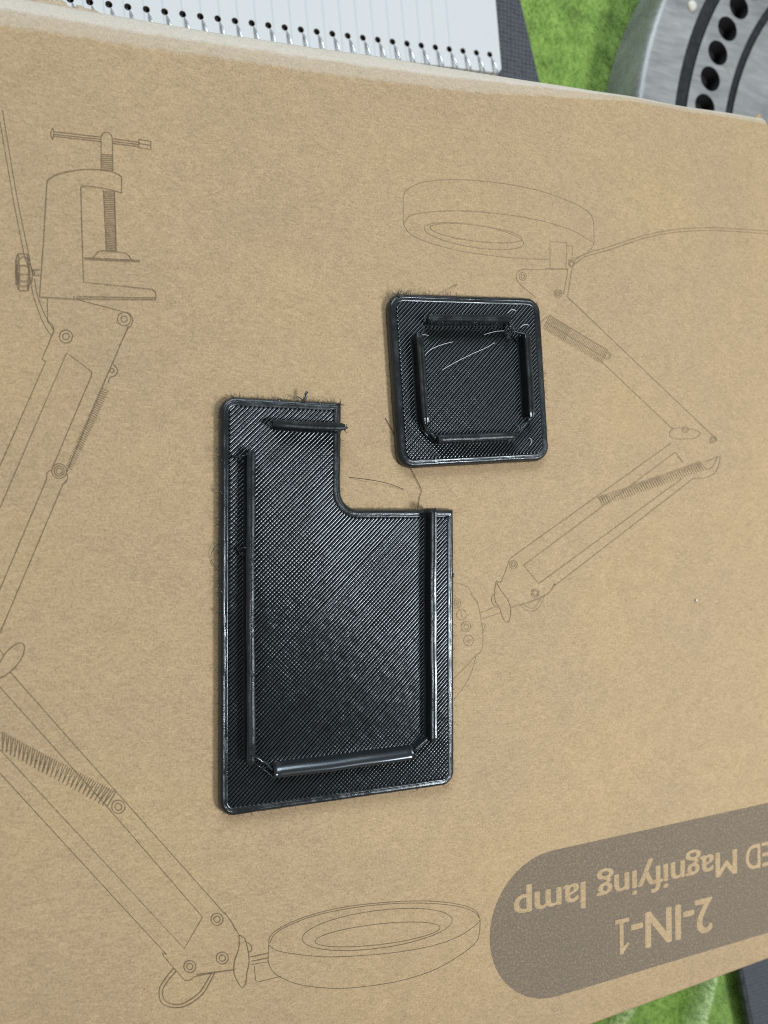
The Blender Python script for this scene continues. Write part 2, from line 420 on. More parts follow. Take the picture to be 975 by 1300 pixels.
# ------------------------------------------------------------------ printing on the box
def ribbon(bag, pts, wd, z=0.035):
    P = [np.array(p[:2], float) for p in pts]
    Q = [P[0]]
    for p in P[1:]:
        if np.hypot(*(p - Q[-1])) > 1e-4: Q.append(p)
    P = Q
    if len(P) < 2: return
    RC[0] += 1; z = z + (RC[0] % 47) * 0.0016
    V = []; F = []
    for i, p in enumerate(P):
        a = P[i] - P[i - 1] if i else P[1] - P[0]
        b = P[i + 1] - P[i] if i < len(P) - 1 else a
        a = a / np.hypot(*a); b = b / np.hypot(*b); t = a + b
        L = np.hypot(*t); t = b if L < 0.5 else t / L
        nn = np.array([-t[1], t[0]]) * wd * 0.5
        V += [(*(p + nn), ZT + z), (*(p - nn), ZT + z)]
    for i in range(len(P) - 1): F.append((2 * i, 2 * i + 1, 2 * i + 3, 2 * i + 2))
    bag.add((V, F))

RC = [0]
class Draw:
    def __init__(self, wd): self.b = Bag(); self.w = wd; self.o = (0, 0); self.k = 1
    def frame(self, ox, oy, k): self.o = (ox, oy); self.k = k
    def m(self, p): return S(self.o[0] + p[0] / self.k, self.o[1] + p[1] / self.k)
    def line(self, *pts, w=None, close=False):
        q = [self.m(p) for p in pts]
        if close: q.append(q[0])
        ribbon(self.b, q, w or self.w)
    def curve(self, *pts, w=None, close=False):
        q = catmull([self.m(p) for p in pts], 7, close)
        if close: q.append(q[0])
        ribbon(self.b, q, w or self.w)
    def ell(self, c, a, b, rot=0, w=None):
        r = math.radians(rot); q = []
        for i in range(41):
            t = 2 * math.pi * i / 40
            q.append(self.m((c[0] + a * math.cos(t) * math.cos(r) - b * math.sin(t) * math.sin(r), c[1] + a * math.cos(t) * math.sin(r) + b * math.sin(t) * math.cos(r))))
        ribbon(self.b, q, w or self.w)
    def circ(self, c, *rs, sq=1.0, w=None):
        for r in rs: self.ell(c, r * sq, r, w=w)
    def spring(self, a0, a1, b0, b1, n, w=None, loops=True):
        """coils between rail a0-a1 and rail b0-b1"""
        for i in range(n):
            f = i / (n - 1); g = min(1, (i + 0.55) / (n - 1))
            A = np.array(a0) + (np.array(a1) - np.array(a0)) * f; B = np.array(b0) + (np.array(b1) - np.array(b0)) * f
            A2 = np.array(a0) + (np.array(a1) - np.array(a0)) * g; B2 = np.array(b0) + (np.array(b1) - np.array(b0)) * g
            self.line(A, B, w=w)
            if loops: self.line(B, A2, w=w)

LW = 0.12
d = Draw(LW)
# clamp
d.frame(0, 140, 4.332)
d.line((0, 60), (8, 110), (40, 300), (80, 530), (132, 790)); d.line((14, 0), (40, 160), (70, 340), (105, 540), (160, 800))
d.line((132, 790), (160, 880), (172, 960)); d.line((160, 800), (178, 900))
d.curve((172, 965), (190, 1040), (225, 1140), (255, 1200), (283, 1240)); d.curve((190, 925), (205, 1010), (240, 1110), (270, 1165), (298, 1215)); d.line((283, 1240), (298, 1215))
d.curve((278, 130), (284, 110), (292, 98), (295, 125), (291, 158), (284, 148), (278, 130))
d.line((295, 117), (556, 148)); d.line((295, 132), (556, 160)); d.line((295, 143), (556, 172))
d.line((556, 335), (556, 150)); d.curve((556, 150), (562, 132), (575, 122), (590, 121), (606, 128), (616, 145), (618, 160)); d.line((618, 160), (622, 335))
d.line((618, 156), (764, 176)); d.line((618, 170), (764, 188)); d.line((618, 182), (764, 200)); d.line((764, 160), (830, 172), (830, 215), (764, 205), close=True); d.line((764, 183), (830, 193))
for i in range(9): d.line((558, 243 + i * 10.5), (622, 246 + i * 10.5))
d.line((218, 1025), (240, 720), (258, 398)); d.curve((258, 398), (275, 375), (330, 348), (420, 330), (520, 325), (600, 335), (645, 350), (669, 366)); d.line((669, 366), (669, 455)); d.curve((669, 455), (600, 435), (520, 422), (460, 417), (445, 426)); d.line((445, 426), (450, 640), (460, 945), (838, 985)); d.curve((838, 985), (850, 995), (858, 1015), (856, 1038)); d.line((856, 1042), (425, 1038)); d.line((856, 1032), (432, 1025)); d.line((425, 1025), (425, 1042)); d.line((408, 1022), (408, 1042)); d.line((218, 1027), (425, 1040))
d.line((570, 440), (586, 775)); d.line((630, 445), (640, 775))
for i in range(34): d.line((571 + i * 0.47, 447 + i * 9.8), (631 + i * 0.27, 450 + i * 9.8))
d.curve((512, 812), (530, 790), (548, 775), (600, 772), (660, 780), (690, 785), (710, 803), (722, 820)); d.line((463, 812), (768, 826), w=0.15); d.line((463, 820), (768, 833)); d.line((586, 775), (640, 778))
d.curve((90, 830), (95, 800), (105, 790), (140, 790), (155, 800), (162, 860), (165, 920), (160, 975), (150, 992), (110, 990), (97, 970), (86, 900), close=True)
for a in (86, 92, 98): d.line((a, 825), (a + 3, 960), w=0.10)
for y in (820, 862, 905, 940, 965): d.curve((104, y), (130, y - 6 + (y - 890) * 0.12), (155, y))
d.curve((104, 800), (108, 890), (104, 985)); d.curve((152, 800), (158, 890), (152, 985)); d.line((165, 840), (182, 890), (176, 940), (168, 950))
d.line((182, 880), (220, 876)); d.line((182, 908), (224, 908)); d.curve((182, 880), (192, 894), (182, 908))
d.line((260, 1035), (262, 1165)); d.line((265, 1168), (290, 1178), (298, 1215))
d.line((283, 1240), (262, 1300)); d.line((430, 1042), (680, 1108)); d.curve((680, 1108), (712, 1118), (730, 1150), (722, 1180), (705, 1198)); d.circ((683, 1148), 37, 17); d.circ((363, 1244), 36, 18); d.line((705, 1198), (655, 1300))
# lower arm
d.frame(0, 380, 3.097)
d.line((213, 125), (165, 235), (180, 243), (0, 655)); d.line((0, 820), (262, 210), (362, 285), (360, 300), (205, 665))
d.line((505, 105), (400, 350)); d.curve((440, 250), (458, 268), (462, 285), (452, 300), (432, 308), (425, 330)); d.circ((441, 280), 8)
d.line((425, 290), (398, 355), (262, 680), w=0.15)
d.spring((395, 350), (262, 650), (428, 362), (283, 672), 40, loops=False, w=0.10)
d.circ((233, 675), 29, 20, 12); d.curve((205, 668), (187, 680), (184, 695), (183, 708)); d.line((183, 708), (0, 1140)); d.curve((262, 682), (266, 700), (262, 712), (248, 726)); d.line((248, 726), (5, 1300))
# upper arm
d.frame(0, 780, 2.5)
d.line((25, 0), (0, 60)); d.line((0, 112), (10, 127))
d.curve((0, 152), (18, 122), (48, 96), (68, 91), (78, 102), (72, 132), (50, 165), (22, 190), (0, 202))
d.line((33, 183), (200, 372), (705, 940)); d.line((0, 230), (345, 615), (643, 960), (585, 1060), (0, 428)); d.line((0, 503), (528, 1078), (515, 1074), (520, 1085), (585, 1160), (600, 1162), (620, 1148), (745, 1126))
d.spring((8, 372), (368, 562), (8, 432), (338, 612), 27, w=0.10)
d.circ((376, 610), 21, 11); d.circ((689, 967), 19, 10); d.circ((706, 1090), 19, 10); d.circ((603, 1117), 19, 10)
d.curve((705, 940), (728, 965), (748, 1000))
d.curve((552, 1122), (525, 1155), (506, 1190), (512, 1230), (545, 1246), (590, 1242), (640, 1208), (665, 1170), (682, 1136)); d.curve((560, 1130), (535, 1160), (517, 1192), (522, 1222), (548, 1236), (586, 1232), (632, 1200), (655, 1166), (672, 1138))
# lamp head at the bottom
d.frame(200, 1100, 2.216)
d.curve((190, 130), (208, 155), (228, 190)); d.line((110, 303), (215, 290))
d.curve((230, 192), (229, 230), (218, 262), (215, 295), (226, 325), (238, 339), (248, 328), (252, 298), (258, 266), (252, 222), (244, 200), (230, 192)); d.curve((246, 210), (262, 220), (265, 235), (256, 240))
d.line((262, 254), (312, 243)); d.line((265, 266), (313, 256)); d.line((262, 276), (313, 268)); d.line((272, 279), (276, 320), (282, 325), (347, 309))
d.curve((313, 222), (318, 195), (350, 170), (420, 140), (520, 115), (640, 101), (760, 97), (850, 107), (895, 125), (908, 150)); d.curve((316, 215), (330, 190), (365, 168), (430, 142), (525, 120), (640, 106), (755, 103), (845, 112), (890, 128), (906, 145))
d.curve((313, 220), (335, 236), (400, 248), (480, 254), (580, 250), (680, 240), (780, 221), (850, 195), (897, 163), (908, 148))
d.curve((313, 220), (312, 265), (322, 292), (347, 312), (400, 332), (480, 342), (560, 340), (680, 322), (780, 290), (850, 250), (893, 216), (905, 190), (908, 148))
d.ell((618, 177), 213, 53, -7.5); d.ell((619, 191), 177, 29, -6.5)
link('printed_lamp_drawing', mesh('printed_lamp_drawing', d.b.v, d.b.f), M_INK, ROOT_BOX, smooth=False)

# second lamp, printed fainter
e = Draw(0.125)
e.frame(480, 200, 1.97)
e.curve((64, 170), (63, 115), (66, 90), (82, 74), (120, 60), (200, 55), (300, 63), (400, 82), (480, 110), (525, 135), (538, 158), (540, 190), (538, 220), (520, 240), (490, 252), (475, 257))
e.curve((64, 168), (80, 146), (120, 137), (200, 133), (300, 140), (400, 156), (480, 180), (538, 212)); e.curve((64, 168), (80, 190), (120, 210), (200, 232), (300, 247), (380, 253), (430, 254))
e.ell((240, 196), 126, 28, 9); e.ell((245, 189), 116, 20, 7)
e.line((430, 276), (430, 210), (472, 212), (470, 277)); e.line((472, 219), (487, 222), (485, 252)); e.line((418, 277), (475, 278)); e.curve((475, 279), (400, 280), (360, 280), (347, 290), (347, 303), (356, 318), (395, 350)); e.circ((362, 297), 10, 5, sq=.9); e.circ((450, 340), 11, 7, 4, sq=.9)
e.line((475, 279), (464, 342)); e.line((487, 268), (474, 345)); e.circ((484, 265), 8, 5)
e.curve((490, 258), (520, 240), (580, 222), (660, 196), (740, 180), (830, 175), (900, 178), (985, 184)); e.curve((490, 268), (520, 247), (580, 230), (660, 203), (740, 187), (830, 182), (900, 185), (985, 191))
e.line((470, 345), (850, 708)); e.line((548, 500), (738, 680)); e.line((405, 412), (432, 393), w=.15)
e.spring((430, 395), (575, 482), (412, 428), (558, 516), 42, loops=False, w=.10); e.line((430, 395), (575, 482)); e.line((422, 412), (566, 500)); e.circ((573, 495), 9, 5)
e.curve((730, 686), (748, 676), (790, 680), (805, 690), (788, 702), (738, 702), close=True); e.circ((768, 680), 8, 4); e.circ((838, 705), 8, 4)
e.frame(560, 500, 2.4375)
e.line((712, 152), (212, 510)); e.line((725, 180), (255, 530), (302, 587), (745, 262)); e.line((725, 180), (748, 213)); e.line((345, 598), (780, 262))
e.spring((485, 318), (800, 208), (500, 346), (820, 234), 46, loops=True, w=.095); e.curve((820, 210), (862, 195), (850, 240), (820, 258), (780, 262))
e.curve((855, 195), (840, 225), (818, 235))
e.curve((212, 510), (206, 530), (195, 560), (184, 582), (172, 580), (168, 592)); e.circ((224, 528), 12, 6); e.circ((291, 616), 12, 7); e.curve((345, 598), (352, 588), (340, 608), (320, 625), (270, 645), (215, 660))
e.curve((172, 580), (180, 600), (205, 635), (215, 665), (212, 700), (200, 705), (190, 690), (182, 665), (168, 640), (166, 610), (172, 580)); e.curve((168, 615), (156, 632), (162, 652), (175, 660))
e.curve((245, 652), (262, 668), (285, 672), (305, 658), (322, 620)); e.curve((252, 650), (268, 660), (286, 662), (300, 648), (312, 625))
e.line((120, 678), (170, 658)); e.line((125, 697), (185, 677))
e.curve((22, 582), (60, 588), (84, 600), (100, 630), (115, 655), (124, 700), (130, 745), (126, 790), (108, 810), (75, 845), (30, 890)); e.curve((108, 810), (98, 850), (75, 900), (38, 948))
e.curve((103, 636), (112, 640), (115, 655)); e.curve((128, 712), (136, 718), (131, 732))
for c in ((46, 647), (63, 683), (77, 720), (85, 763)): e.circ(c, 16, sq=.93)
e.circ((46, 647), 9, 4, sq=.93); e.line((61, 675), (65, 692)); e.curve((70, 722), (76, 712), (84, 716), (83, 727), (75, 730)); e.line((77, 766), (93, 760)); e.line((82, 755), (88, 771))
link('printed_lamp_drawing', mesh('printed_lamp_drawing', e.b.v, e.b.f), M_INK2, ROOT_BOX, smooth=False)

# dark stadium panel with lettering
PA = math.radians(1.8)
pu = np.array([math.cos(PA), math.sin(PA)]); pv = np.array([-math.sin(PA), math.cos(PA)])
ptop = np.array(S(540 + 400 / 2.241, 980 + 215 / 2.241)); pbot = np.array(S(540 + 450 / 2.241, 980 + 615 / 2.241)); pleft = np.array(S(540 + 183 / 2.241, 980 + 470 / 2.241))
vt, vb, ul = ptop @ pv, pbot @ pv, pleft @ pu
rad = (vt - vb) / 2; vc = (vt + vb) / 2
ur = S1 * 1.0 - 3.0
pts = []
for i in range(33):
    a = math.pi / 2 + math.pi * i / 32
    pts.append(pu * (ul + rad + rad * math.cos(a)) + pv * (vc + rad * math.sin(a)))
pts += [pu * ur + pv * vb, pu * ur + pv * vt]
pill = link('printed_panel', mesh('printed_panel', [(p[0], p[1], ZT + 0.03) for p in pts], [tuple(range(len(pts)))]), M_PILL, ROOT_BOX, smooth=False)
pill['label'] = 'dark grey rounded panel printed on the box'

def lettering(body, ref, a, b, cap_a, name, z=0.06, bold=0.05, foot=False):
    """upside-down line of text: the reference words run from b (first letter's start) to a (last letter's end), baseline through a"""
    def build(txt):
        cu = bpy.data.curves.new(name, 'FONT'); cu.body = txt; cu.resolution_u = 6
        ob = bpy.data.objects.new(name, cu); scn.collection.objects.link(ob)
        dg = bpy.context.evaluated_depsgraph_get(); me = bpy.data.meshes.new_from_object(ob.evaluated_get(dg))
        bpy.data.objects.remove(ob); co = np.array([v.co[:2] for v in me.vertices]); fc = [tuple(p.vertices) for p in me.polygons]
        bpy.data.meshes.remove(me); return co, fc
    co, _ = build(ref); cc, _ = build('IN'); ch = np.ptp(cc[:, 1]); rw = np.ptp(co[:, 0])
    co, fc = build(body)
    x1 = co[:, 0].max()
    extra = []
    if foot:                                                       # the printed figure one: stem, foot and flag
        st = ch * 0.15; x0 = x1 + ch * 0.12; w1 = ch * 0.52; xm = x0 + w1 * 0.54
        extra = [[(xm - st / 2, 0), (xm + st / 2, 0), (xm + st / 2, ch), (xm - st / 2, ch)], [(x0, 0), (x0 + w1, 0), (x0 + w1, ch * 0.12), (x0, ch * 0.12)],
                 [(x0, ch * 0.76), (x0 + 0.04 * ch, ch * 0.68), (xm + st * 0.3, ch * 0.86), (xm + st * 0.3, ch), (xm - st * 0.1, ch)]]
        rw += x0 + w1 - x1; x1 = x0 + w1
    A, Bv = np.array(a), np.array(b); L = np.hypot(*(Bv - A)); ux = (A - Bv) / L      # reading direction
    uy = np.array([-ux[1], ux[0]]); sx = L / rw; sy = cap_a / ch
    bag = Bag()
    for i, (ox, oy) in enumerate(((-1, 0), (1, 0), (0, 0.35), (0, -0.35), (0, 0))):      # heavier strokes
        vv = []
        for x, y in co:
            p = A + ux * (x - x1 + ox * bold * 0.5) * sx + uy * (y + oy * bold * 0.5) * sy
            vv.append((p[0], p[1], ZT + z + i * 0.006))
        bag.add((vv, fc))
    for i, poly in enumerate(extra):
        q = [A + ux * (x - x1) * sx + uy * y * sy for x, y in poly]
        bag.add(([(p[0], p[1], ZT + z + 0.04 + i * 0.006) for p in q], [tuple(range(len(q)))]))
    return link(name, mesh(name, bag.v, bag.f), M_KRAFT, pill, smooth=False)
f6 = lambda x, y: S(620 + x / 2.746, 1000 + y / 2.746)
lettering('Magnifying lamp', 'Magnifying lamp', f6(91, 379), f6(863, 213), 5.35, 'lettering')
lettering('LED', 'D', f6(897, 205), f6(945, 194), 5.35, 'lettering')
lettering('2-IN-', '2-IN-', f6(440, 462), f6(777, 380), 7.4, 'lettering', bold=0.06, foot=True)

# ------------------------------------------------------------------ the two black printed covers
def rounded(corners):
    """corners: (x, y, r) counter-clockwise; r = 0 keeps it sharp"""
    out = []; n = len(corners)
    for i, (x, y, r) in enumerate(corners):
        p = np.array([x, y]); a = np.array(corners[i - 1][:2]); b = np.array(corners[(i + 1) % n][:2])
        if r == 0: out.append(p); continue
        da = (a - p) / np.hypot(*(a - p)); db = (b - p) / np.hypot(*(b - p))
        s, e_ = p + da * r, p + db * r; c = s + e_ - p
        for k in range(9):
            t = k / 8 * math.pi / 2
            out.append(c - db * r * math.cos(t) - da * r * math.sin(t))
    # subdivide the long straight runs so that the rim can wander a little
    res = []
    for i, p in enumerate(out):
        q = out[(i + 1) % len(out)]; L = np.hypot(*(q - p)); m = max(1, int(L / 1.2))
        for k in range(m): res.append(p + (q - p) * k / m)
    return res

def inset(loop, dist):
    n = len(loop); out = []
    for i in range(n):
        a = loop[i] - loop[i - 1]; b = loop[(i + 1) % n] - loop[i]
        a = a / np.hypot(*a); b = b / np.hypot(*b)
        na, nb = np.array([-a[1], a[0]]), np.array([-b[1], b[0]])
        m = na + nb; m = m / np.hypot(*m); c = max(0.5, m @ na)
        out.append(loop[i] + m * dist / c)
    return out

def plate(corners, parent, seed):
    base = rounded(corners); n = len(base); rs = np.random.default_rng(seed)
    jit = np.cumsum(rs.normal(0, 1, n)); jit = jit - np.linspace(jit[0], jit[-1], n); jit = jit / max(abs(jit)) * 0.07
    prof = [(0.25, 0.0), (0.03, 0.25), (0.0, 0.8), (0.05, 1.25), (0.25, 1.68), (0.6, 1.95), (0.85, 1.97), (1.02, 1.84), (1.2, 1.97), (1.42, 1.98), (1.58, 1.74), (1.72, 1.60)]
    V = []; F = []; FM = []
    for j, (ins, z) in enumerate(prof):
        lp = inset(base, ins)
        jj = rs.normal(0, 0.025, n)
        for i, p in enumerate(lp):
            nrm = (base[i] - lp[i]); L = np.hypot(*nrm)
            off = nrm / L * (jit[i] + jj[i]) if (L > 1e-6 and j < 6) else 0
            V.append((*(p + off), z + (rs.normal(0, 0.03) if 4 < j < 11 else 0)))
    for j in range(len(prof) - 1):
        for i in range(n):
            F.append((j * n + i, j * n + (i + 1) % n, (j + 1) * n + (i + 1) % n, (j + 1) * n + i)); FM.append(0)
    from mathutils.geometry import tessellate_polygon
    lo = (len(prof) - 1) * n; nt = len(F)
    for tri in tessellate_polygon([[Vector((V[lo + i][0], V[lo + i][1], 0)) for i in range(n)]]):
        F.append(tuple(lo + i for i in tri)); FM.append(1)
    me = mesh('plate', V, F)
    o = link('plate', me, [M_BLACK, M_PLATE], parent)
    me.polygons.foreach_set('material_index', FM)
    for i in range(nt, len(F)): me.polygons[i].use_smooth = False
    return o

def vnoise(x, y, seed):
    """smooth value noise"""
    xi, yi = math.floor(x), math.floor(y); fx, fy = x - xi, y - yi
    h = lambda i, j: (math.sin(i * 127.1 + j * 311.7 + seed * 74.7) * 43758.5453) % 1.0
    fx = fx * fx * (3 - 2 * fx); fy = fy * fy * (3 - 2 * fy)
    return (h(xi, yi) * (1 - fx) + h(xi + 1, yi) * fx) * (1 - fy) + (h(xi, yi + 1) * (1 - fx) + h(xi + 1, yi + 1) * fx) * fy

def beads(corners, parent, ang, seed, per=0.54):
    """the laid plastic lines that fill the plate's flat top"""
    rs = np.random.default_rng(seed); poly = inset(rounded(corners), 1.55)
    t = np.array([math.cos(ang), math.sin(ang)]); nn = np.array([-t[1], t[0]])
    PL = [(p @ t, p @ nn) for p in poly]; vmin = min(p[1] for p in PL); vmax = max(p[1] for p in PL)
    cross = [(-0.86, -0.34), (-0.78, -0.10), (-0.62, 0.012), (-0.32, 0.048), (0.0, 0.058), (0.32, 0.048), (0.62, 0.012), (0.78, -0.10), (0.86, -0.34)]; k = len(cross)
    V = []; F = []; v = vmin + per * 0.6; hw = per * 0.5
    while v < vmax:
        xs = []
        for i in range(len(PL)):
            (u0, a), (u1, b) = PL[i - 1], PL[i]
            if (a > v) != (b > v): xs.append(u0 + (v - a) / (b - a) * (u1 - u0))
        xs.sort(); dz = rs.normal(0, 0.012); dv = rs.normal(0, 0.012); tw = rs.normal(0, 0.10)
        for u0, u1 in zip(xs[0::2], xs[1::2]):
            m = int((u1 - u0) / (per * 0.25))
            if m < 3: continue
            base = len(V)
            for i in range(m + 1):
                u = u0 + (u1 - u0) * i / m; p = t * u + nn * v
                pat = min(1, max(0, (vnoise(p[0] * 0.11, p[1] * 0.11, seed) - 0.32) * 2.6))
                wv = math.cos(2 * math.pi * (u / per + 0.25 * vnoise(p[0] * 0.4, p[1] * 0.4, seed + 3)))
                z = dz + wv * 0.012 * pat + 0.03 * (vnoise(u * 0.9, v * 0.9, seed + 7) - 0.5) + rs.normal(0, 0.0025)
                ww = hw * (1 + 0.05 * wv * pat); sh = dv + 0.03 * (vnoise(u * 0.7, v * 2, seed + 9) - 0.5)
                end = -0.05 if i in (0, m) else 0.0
                for (cx, cz) in cross:
                    q = p + nn * (cx * ww + sh); V.append((q[0], q[1], 1.97 + cz + end + (z + tw * cx * 0.2 if cz > -0.1 else 0)))
            for i in range(m):
                for j in range(k - 1): F.append((base + i * k + j, base + (i + 1) * k + j, base + (i + 1) * k + j + 1, base + i * k + j + 1))
        v += per
    o = link('infill_lines', mesh('infill_lines', V, F), M_PLATE, parent); o['kind'] = 'stuff'
    return o

def rib(parent, a, b, wd=1.35, hgt=2.75, lean=0.0, z0=1.9, seed=0, name='rib', blob=True, bar=False):
    """upright wall from a to b; lean moves its top sideways (to the left of a->b)"""
    rs = np.random.default_rng(seed + 50); a, b = np.array(a, float), np.array(b, float)
    L = np.hypot(*(b - a)); t = (b - a) / L; nn = np.array([-t[1], t[0]]); m = max(4, int(L / 0.7))
    h = wd / 2
    prof = [(-h * 1.5, 0), (-h * 1.05, 0.35), (-h, hgt * 0.5), (-h, hgt - 0.26), (-h * 0.92, hgt - 0.10), (-h * 0.70, hgt), (-h * 0.25, hgt + 0.02), (-h * 0.05, hgt - 0.08), (h * 0.22, hgt + 0.02), (h * 0.68, hgt), (h * 0.90, hgt - 0.10), (h, hgt - 0.26), (h, hgt * 0.5), (h * 1.05, 0.35), (h * 1.5, 0)]
    if bar: prof = [(-h * math.cos(math.pi * i / 12), hgt * 0.35 * (i not in (0, 12)) + hgt * 0.65 * math.sin(math.pi * i / 12)) for i in range(13)]
    V = []; F = []; k = len(prof); w1 = 0.07 * np.sin(np.arange(m + 1) * 0.11 + seed) + 0.03 * np.sin(np.arange(m + 1) * 0.37 + seed * 2)
    for i in range(m + 1):
        f = i / m; p = a + t * L * f + nn * w1[i]
        sc = 1.0; lift = 0.0
        if blob and (i == 0 or i == m): sc = 0.72; lift = -0.12
        for (x, z) in prof:
            q = p + nn * (x * sc + lean * z / hgt)
            V.append((*q, z0 + max(0, z + (lift if z > 1 else 0) + (0.02 * math.sin(i * 0.4 + seed) if z > 0.8 else 0))))
    for i in range(m):
        for j in range(k - 1): F.append((i * k + j, i * k + j + 1, (i + 1) * k + j + 1, (i + 1) * k + j))
    F.append(tuple(range(k))); F.append(tuple(m * k + j for j in range(k))[::-1])
    return link(name, mesh(name, V, F), M_BLACK, parent, smooth=bar)

def wire(parent, pts, r, mat, name='string', n=6, taper=False):
    V, F = tube(catmull(pts, 6), r, n, taper)
    return link(name, mesh(name, V, F), mat, parent)

def fuzz(parent, loop_pts, count, seed, length=(0.4, 1.3), z=(0.3, 1.9)):
    rs = np.random.default_rng(seed); bag = Bag(); n = len(loop_pts)
    for _ in range(count):
        i = rs.integers(n); p = np.array(loop_pts[i]); q = np.array(loop_pts[(i + 1) % n]); t = q - p
        if np.hypot(*t) < 1e-6: continue
        t = t / np.hypot(*t); out = np.array([t[1], -t[0]]); p = p + t * rs.uniform(0, 1)
        L = rs.uniform(*length); zz = rs.uniform(*z); c = rs.normal(0, 0.6)
        pts = [(*(p - out * 0.15), zz), (*(p + out * L * 0.35 + t * c * L * 0.3), zz + rs.normal(0, 0.2)), (*(p + out * L * 0.6 + t * c * L * 0.9), max(0.08, zz + rs.normal(0, 0.5)))]
        bag.add(tube(catmull(pts, 4), rs.uniform(0.02, 0.055), 4, True))
    o = link('fuzz', mesh('fuzz', bag.v, bag.f), M_STRING, parent); o['kind'] = 'stuff'
    return o

# L-shaped cover
LC = empty('plastic_cover', (0, 0, ZT + 0.05), 'large black notched plastic cover with raised ribs lying on the box', 'plastic cover')
Lcorn = [(-29.75, 19.4, 2.7), (-29.9, -51.2, 2.7), (13.45, -51.1, 2.6), (13.3, 0.5, 0), (-8.65, 0.5, 3.3), (-8.55, 19.4, 0)]
plate(Lcorn, LC, 3); beads(Lcorn, LC, math.radians(45), 3)
rib(LC, (-24.95, 10.2), (-24.95, -41.9), seed=1)
rib(LC, (7.95, 0.65), (7.95, -41.6), seed=2)
rib(LC, (-20.9, -43.6), (4.6, -43.4), lean=-0.8, hgt=1.9, wd=2.1, seed=3, bar=True).data.materials[0] = M_GLOSS
rib(LC, (-21.3, 14.9), (-8.75, 14.75), seed=4)
def dia(parent, pts, r, seed):
    rs = np.random.default_rng(seed)
    P = [(x + rs.normal(0, .05), y + rs.normal(0, .05), z + rs.normal(0, .08)) for x, y, z in catmull(pts, 5)]
    V, F = tube(P, r, 6); return link('corner_bridge', mesh('corner_bridge', V, F), M_BLACK, parent)
dia(LC, [(-24.6, -40.6, 2.6), (-23.5, -41.6, 2.2), (-22.2, -42.6, 2.1), (-20.9, -43.9, 2.6)], 0.32, 1)
dia(LC, [(-24.8, -41.6, 3.2), (-23.0, -43.2, 2.2), (-20.9, -44.8, 3.4)], 0.16, 2)
rib(LC, (4.4, -43.4), (7.6, -41.2), wd=0.55, hgt=1.5, seed=6, name='corner_bridge')
dia(LC, [(-25.2, 9.8, 3.6), (-26.4, 9.1, 3.4), (-27.6, 9.3, 2.4)], 0.22, 5)
dia(LC, [(-25.0, -6.3, 3.9), (-25.9, -6.0, 3.6), (-27.1, -6.4, 2.3)], 0.18, 6)
dia(LC, [(-25.2, -6.8, 3.8), (-26.2, -7.1, 2.9), (-26.9, -6.0, 2.2)], 0.12, 7)
# burrs at rib ends
def burr(parent, c, n, r, seed, L=0.9):
    rs = np.random.default_rng(seed); bag = Bag()
    for _ in range(n):
        dv = rs.normal(0, 1, 3); dv[2] = abs(dv[2]) * 0.6; dv /= np.linalg.norm(dv)
        q = np.array(c) + dv * L * rs.uniform(0.5, 1.1); mid = (np.array(c) + q) / 2 + rs.normal(0, 0.15, 3)
        bag.add(tube(catmull([tuple(c), tuple(mid), tuple(q)], 4), r * rs.uniform(0.6, 1.3), 5, True))
    return link('burr', mesh('burr', bag.v, bag.f), M_STRING, parent)
burr(LC, (-8.7, 14.5, 4.0), 12, 0.11, 1)
burr(LC, (-21.5, 14.7, 3.6), 8, 0.12, 2)
burr(LC, (-25.0, 10.4, 4.0), 6, 0.08, 3, 0.7)
burr(LC, (7.0, 0.3, 2.6), 7, 0.13, 4, 0.8)
burr(LC, (4.8, -43.9, 3.8), 5, 0.1, 5, 0.6)
wire(LC, [(-15.7, 19.0, 1.8), (-15.4, 19.5, 2.1), (-15.1, 20.0, 2.2), (-15.2, 20.4, 2.3), (-14.9, 20.8, 2.2)], 0.24, M_STRING, 'nub')
wire(LC, [(-15.6, 19.4, 1.9), (-16.6, 19.9, 2.0), (-17.2, 19.6, 2.0)], 0.1, M_STRING, 'nub')
Lloop = rounded(Lcorn)
def blob(parent, x, y, z, r, seed):
    rs = np.random.default_rng(seed); me = bpy.data.meshes.new('blob'); bm = bmesh.new(); bmesh.ops.create_icosphere(bm, subdivisions=2, radius=r * U)
    f = rs.uniform(0.6, 1.5, 3)
    for v in bm.verts: v.co = Vector((v.co.x * f[0], v.co.y * f[1], v.co.z * 0.7)) * rs.uniform(0.85, 1.15)
    bm.to_mesh(me); bm.free(); o = link('blob', me, M_BLACK, parent); o.location = (x * U, y * U, z * U); return o
for i, (x, y) in enumerate(((-29.4, 8.5), (-29.5, 3.2), (-29.3, -4.5), (-29.4, -13.4), (-29.5, -16.8), (-24.0, 19.0), (-19.5, 18.9), (-12.5, 19.0), (13.0, -11.8))):
    blob(LC, x, y, 1.6 + 0.2 * math.sin(i), 0.30 + 0.10 * math.sin(i * 2.3), 70 + i)
fuzz(LC, Lloop, 220, 5, (0.25, 0.9))
fuzz(LC, [p for p in Lloop if p[1] > 17 or (p[0] < -28 and p[1] > -18)], 150, 6, (0.4, 1.4), (1.0, 2.0))
wire(LC, [(-29.6, -5.0, 1.2), (-30.8, -6.6, 0.6), (-30.9, -8.2, 0.3), (-29.7, -10.0, 0.9)], 0.045, M_STRING)

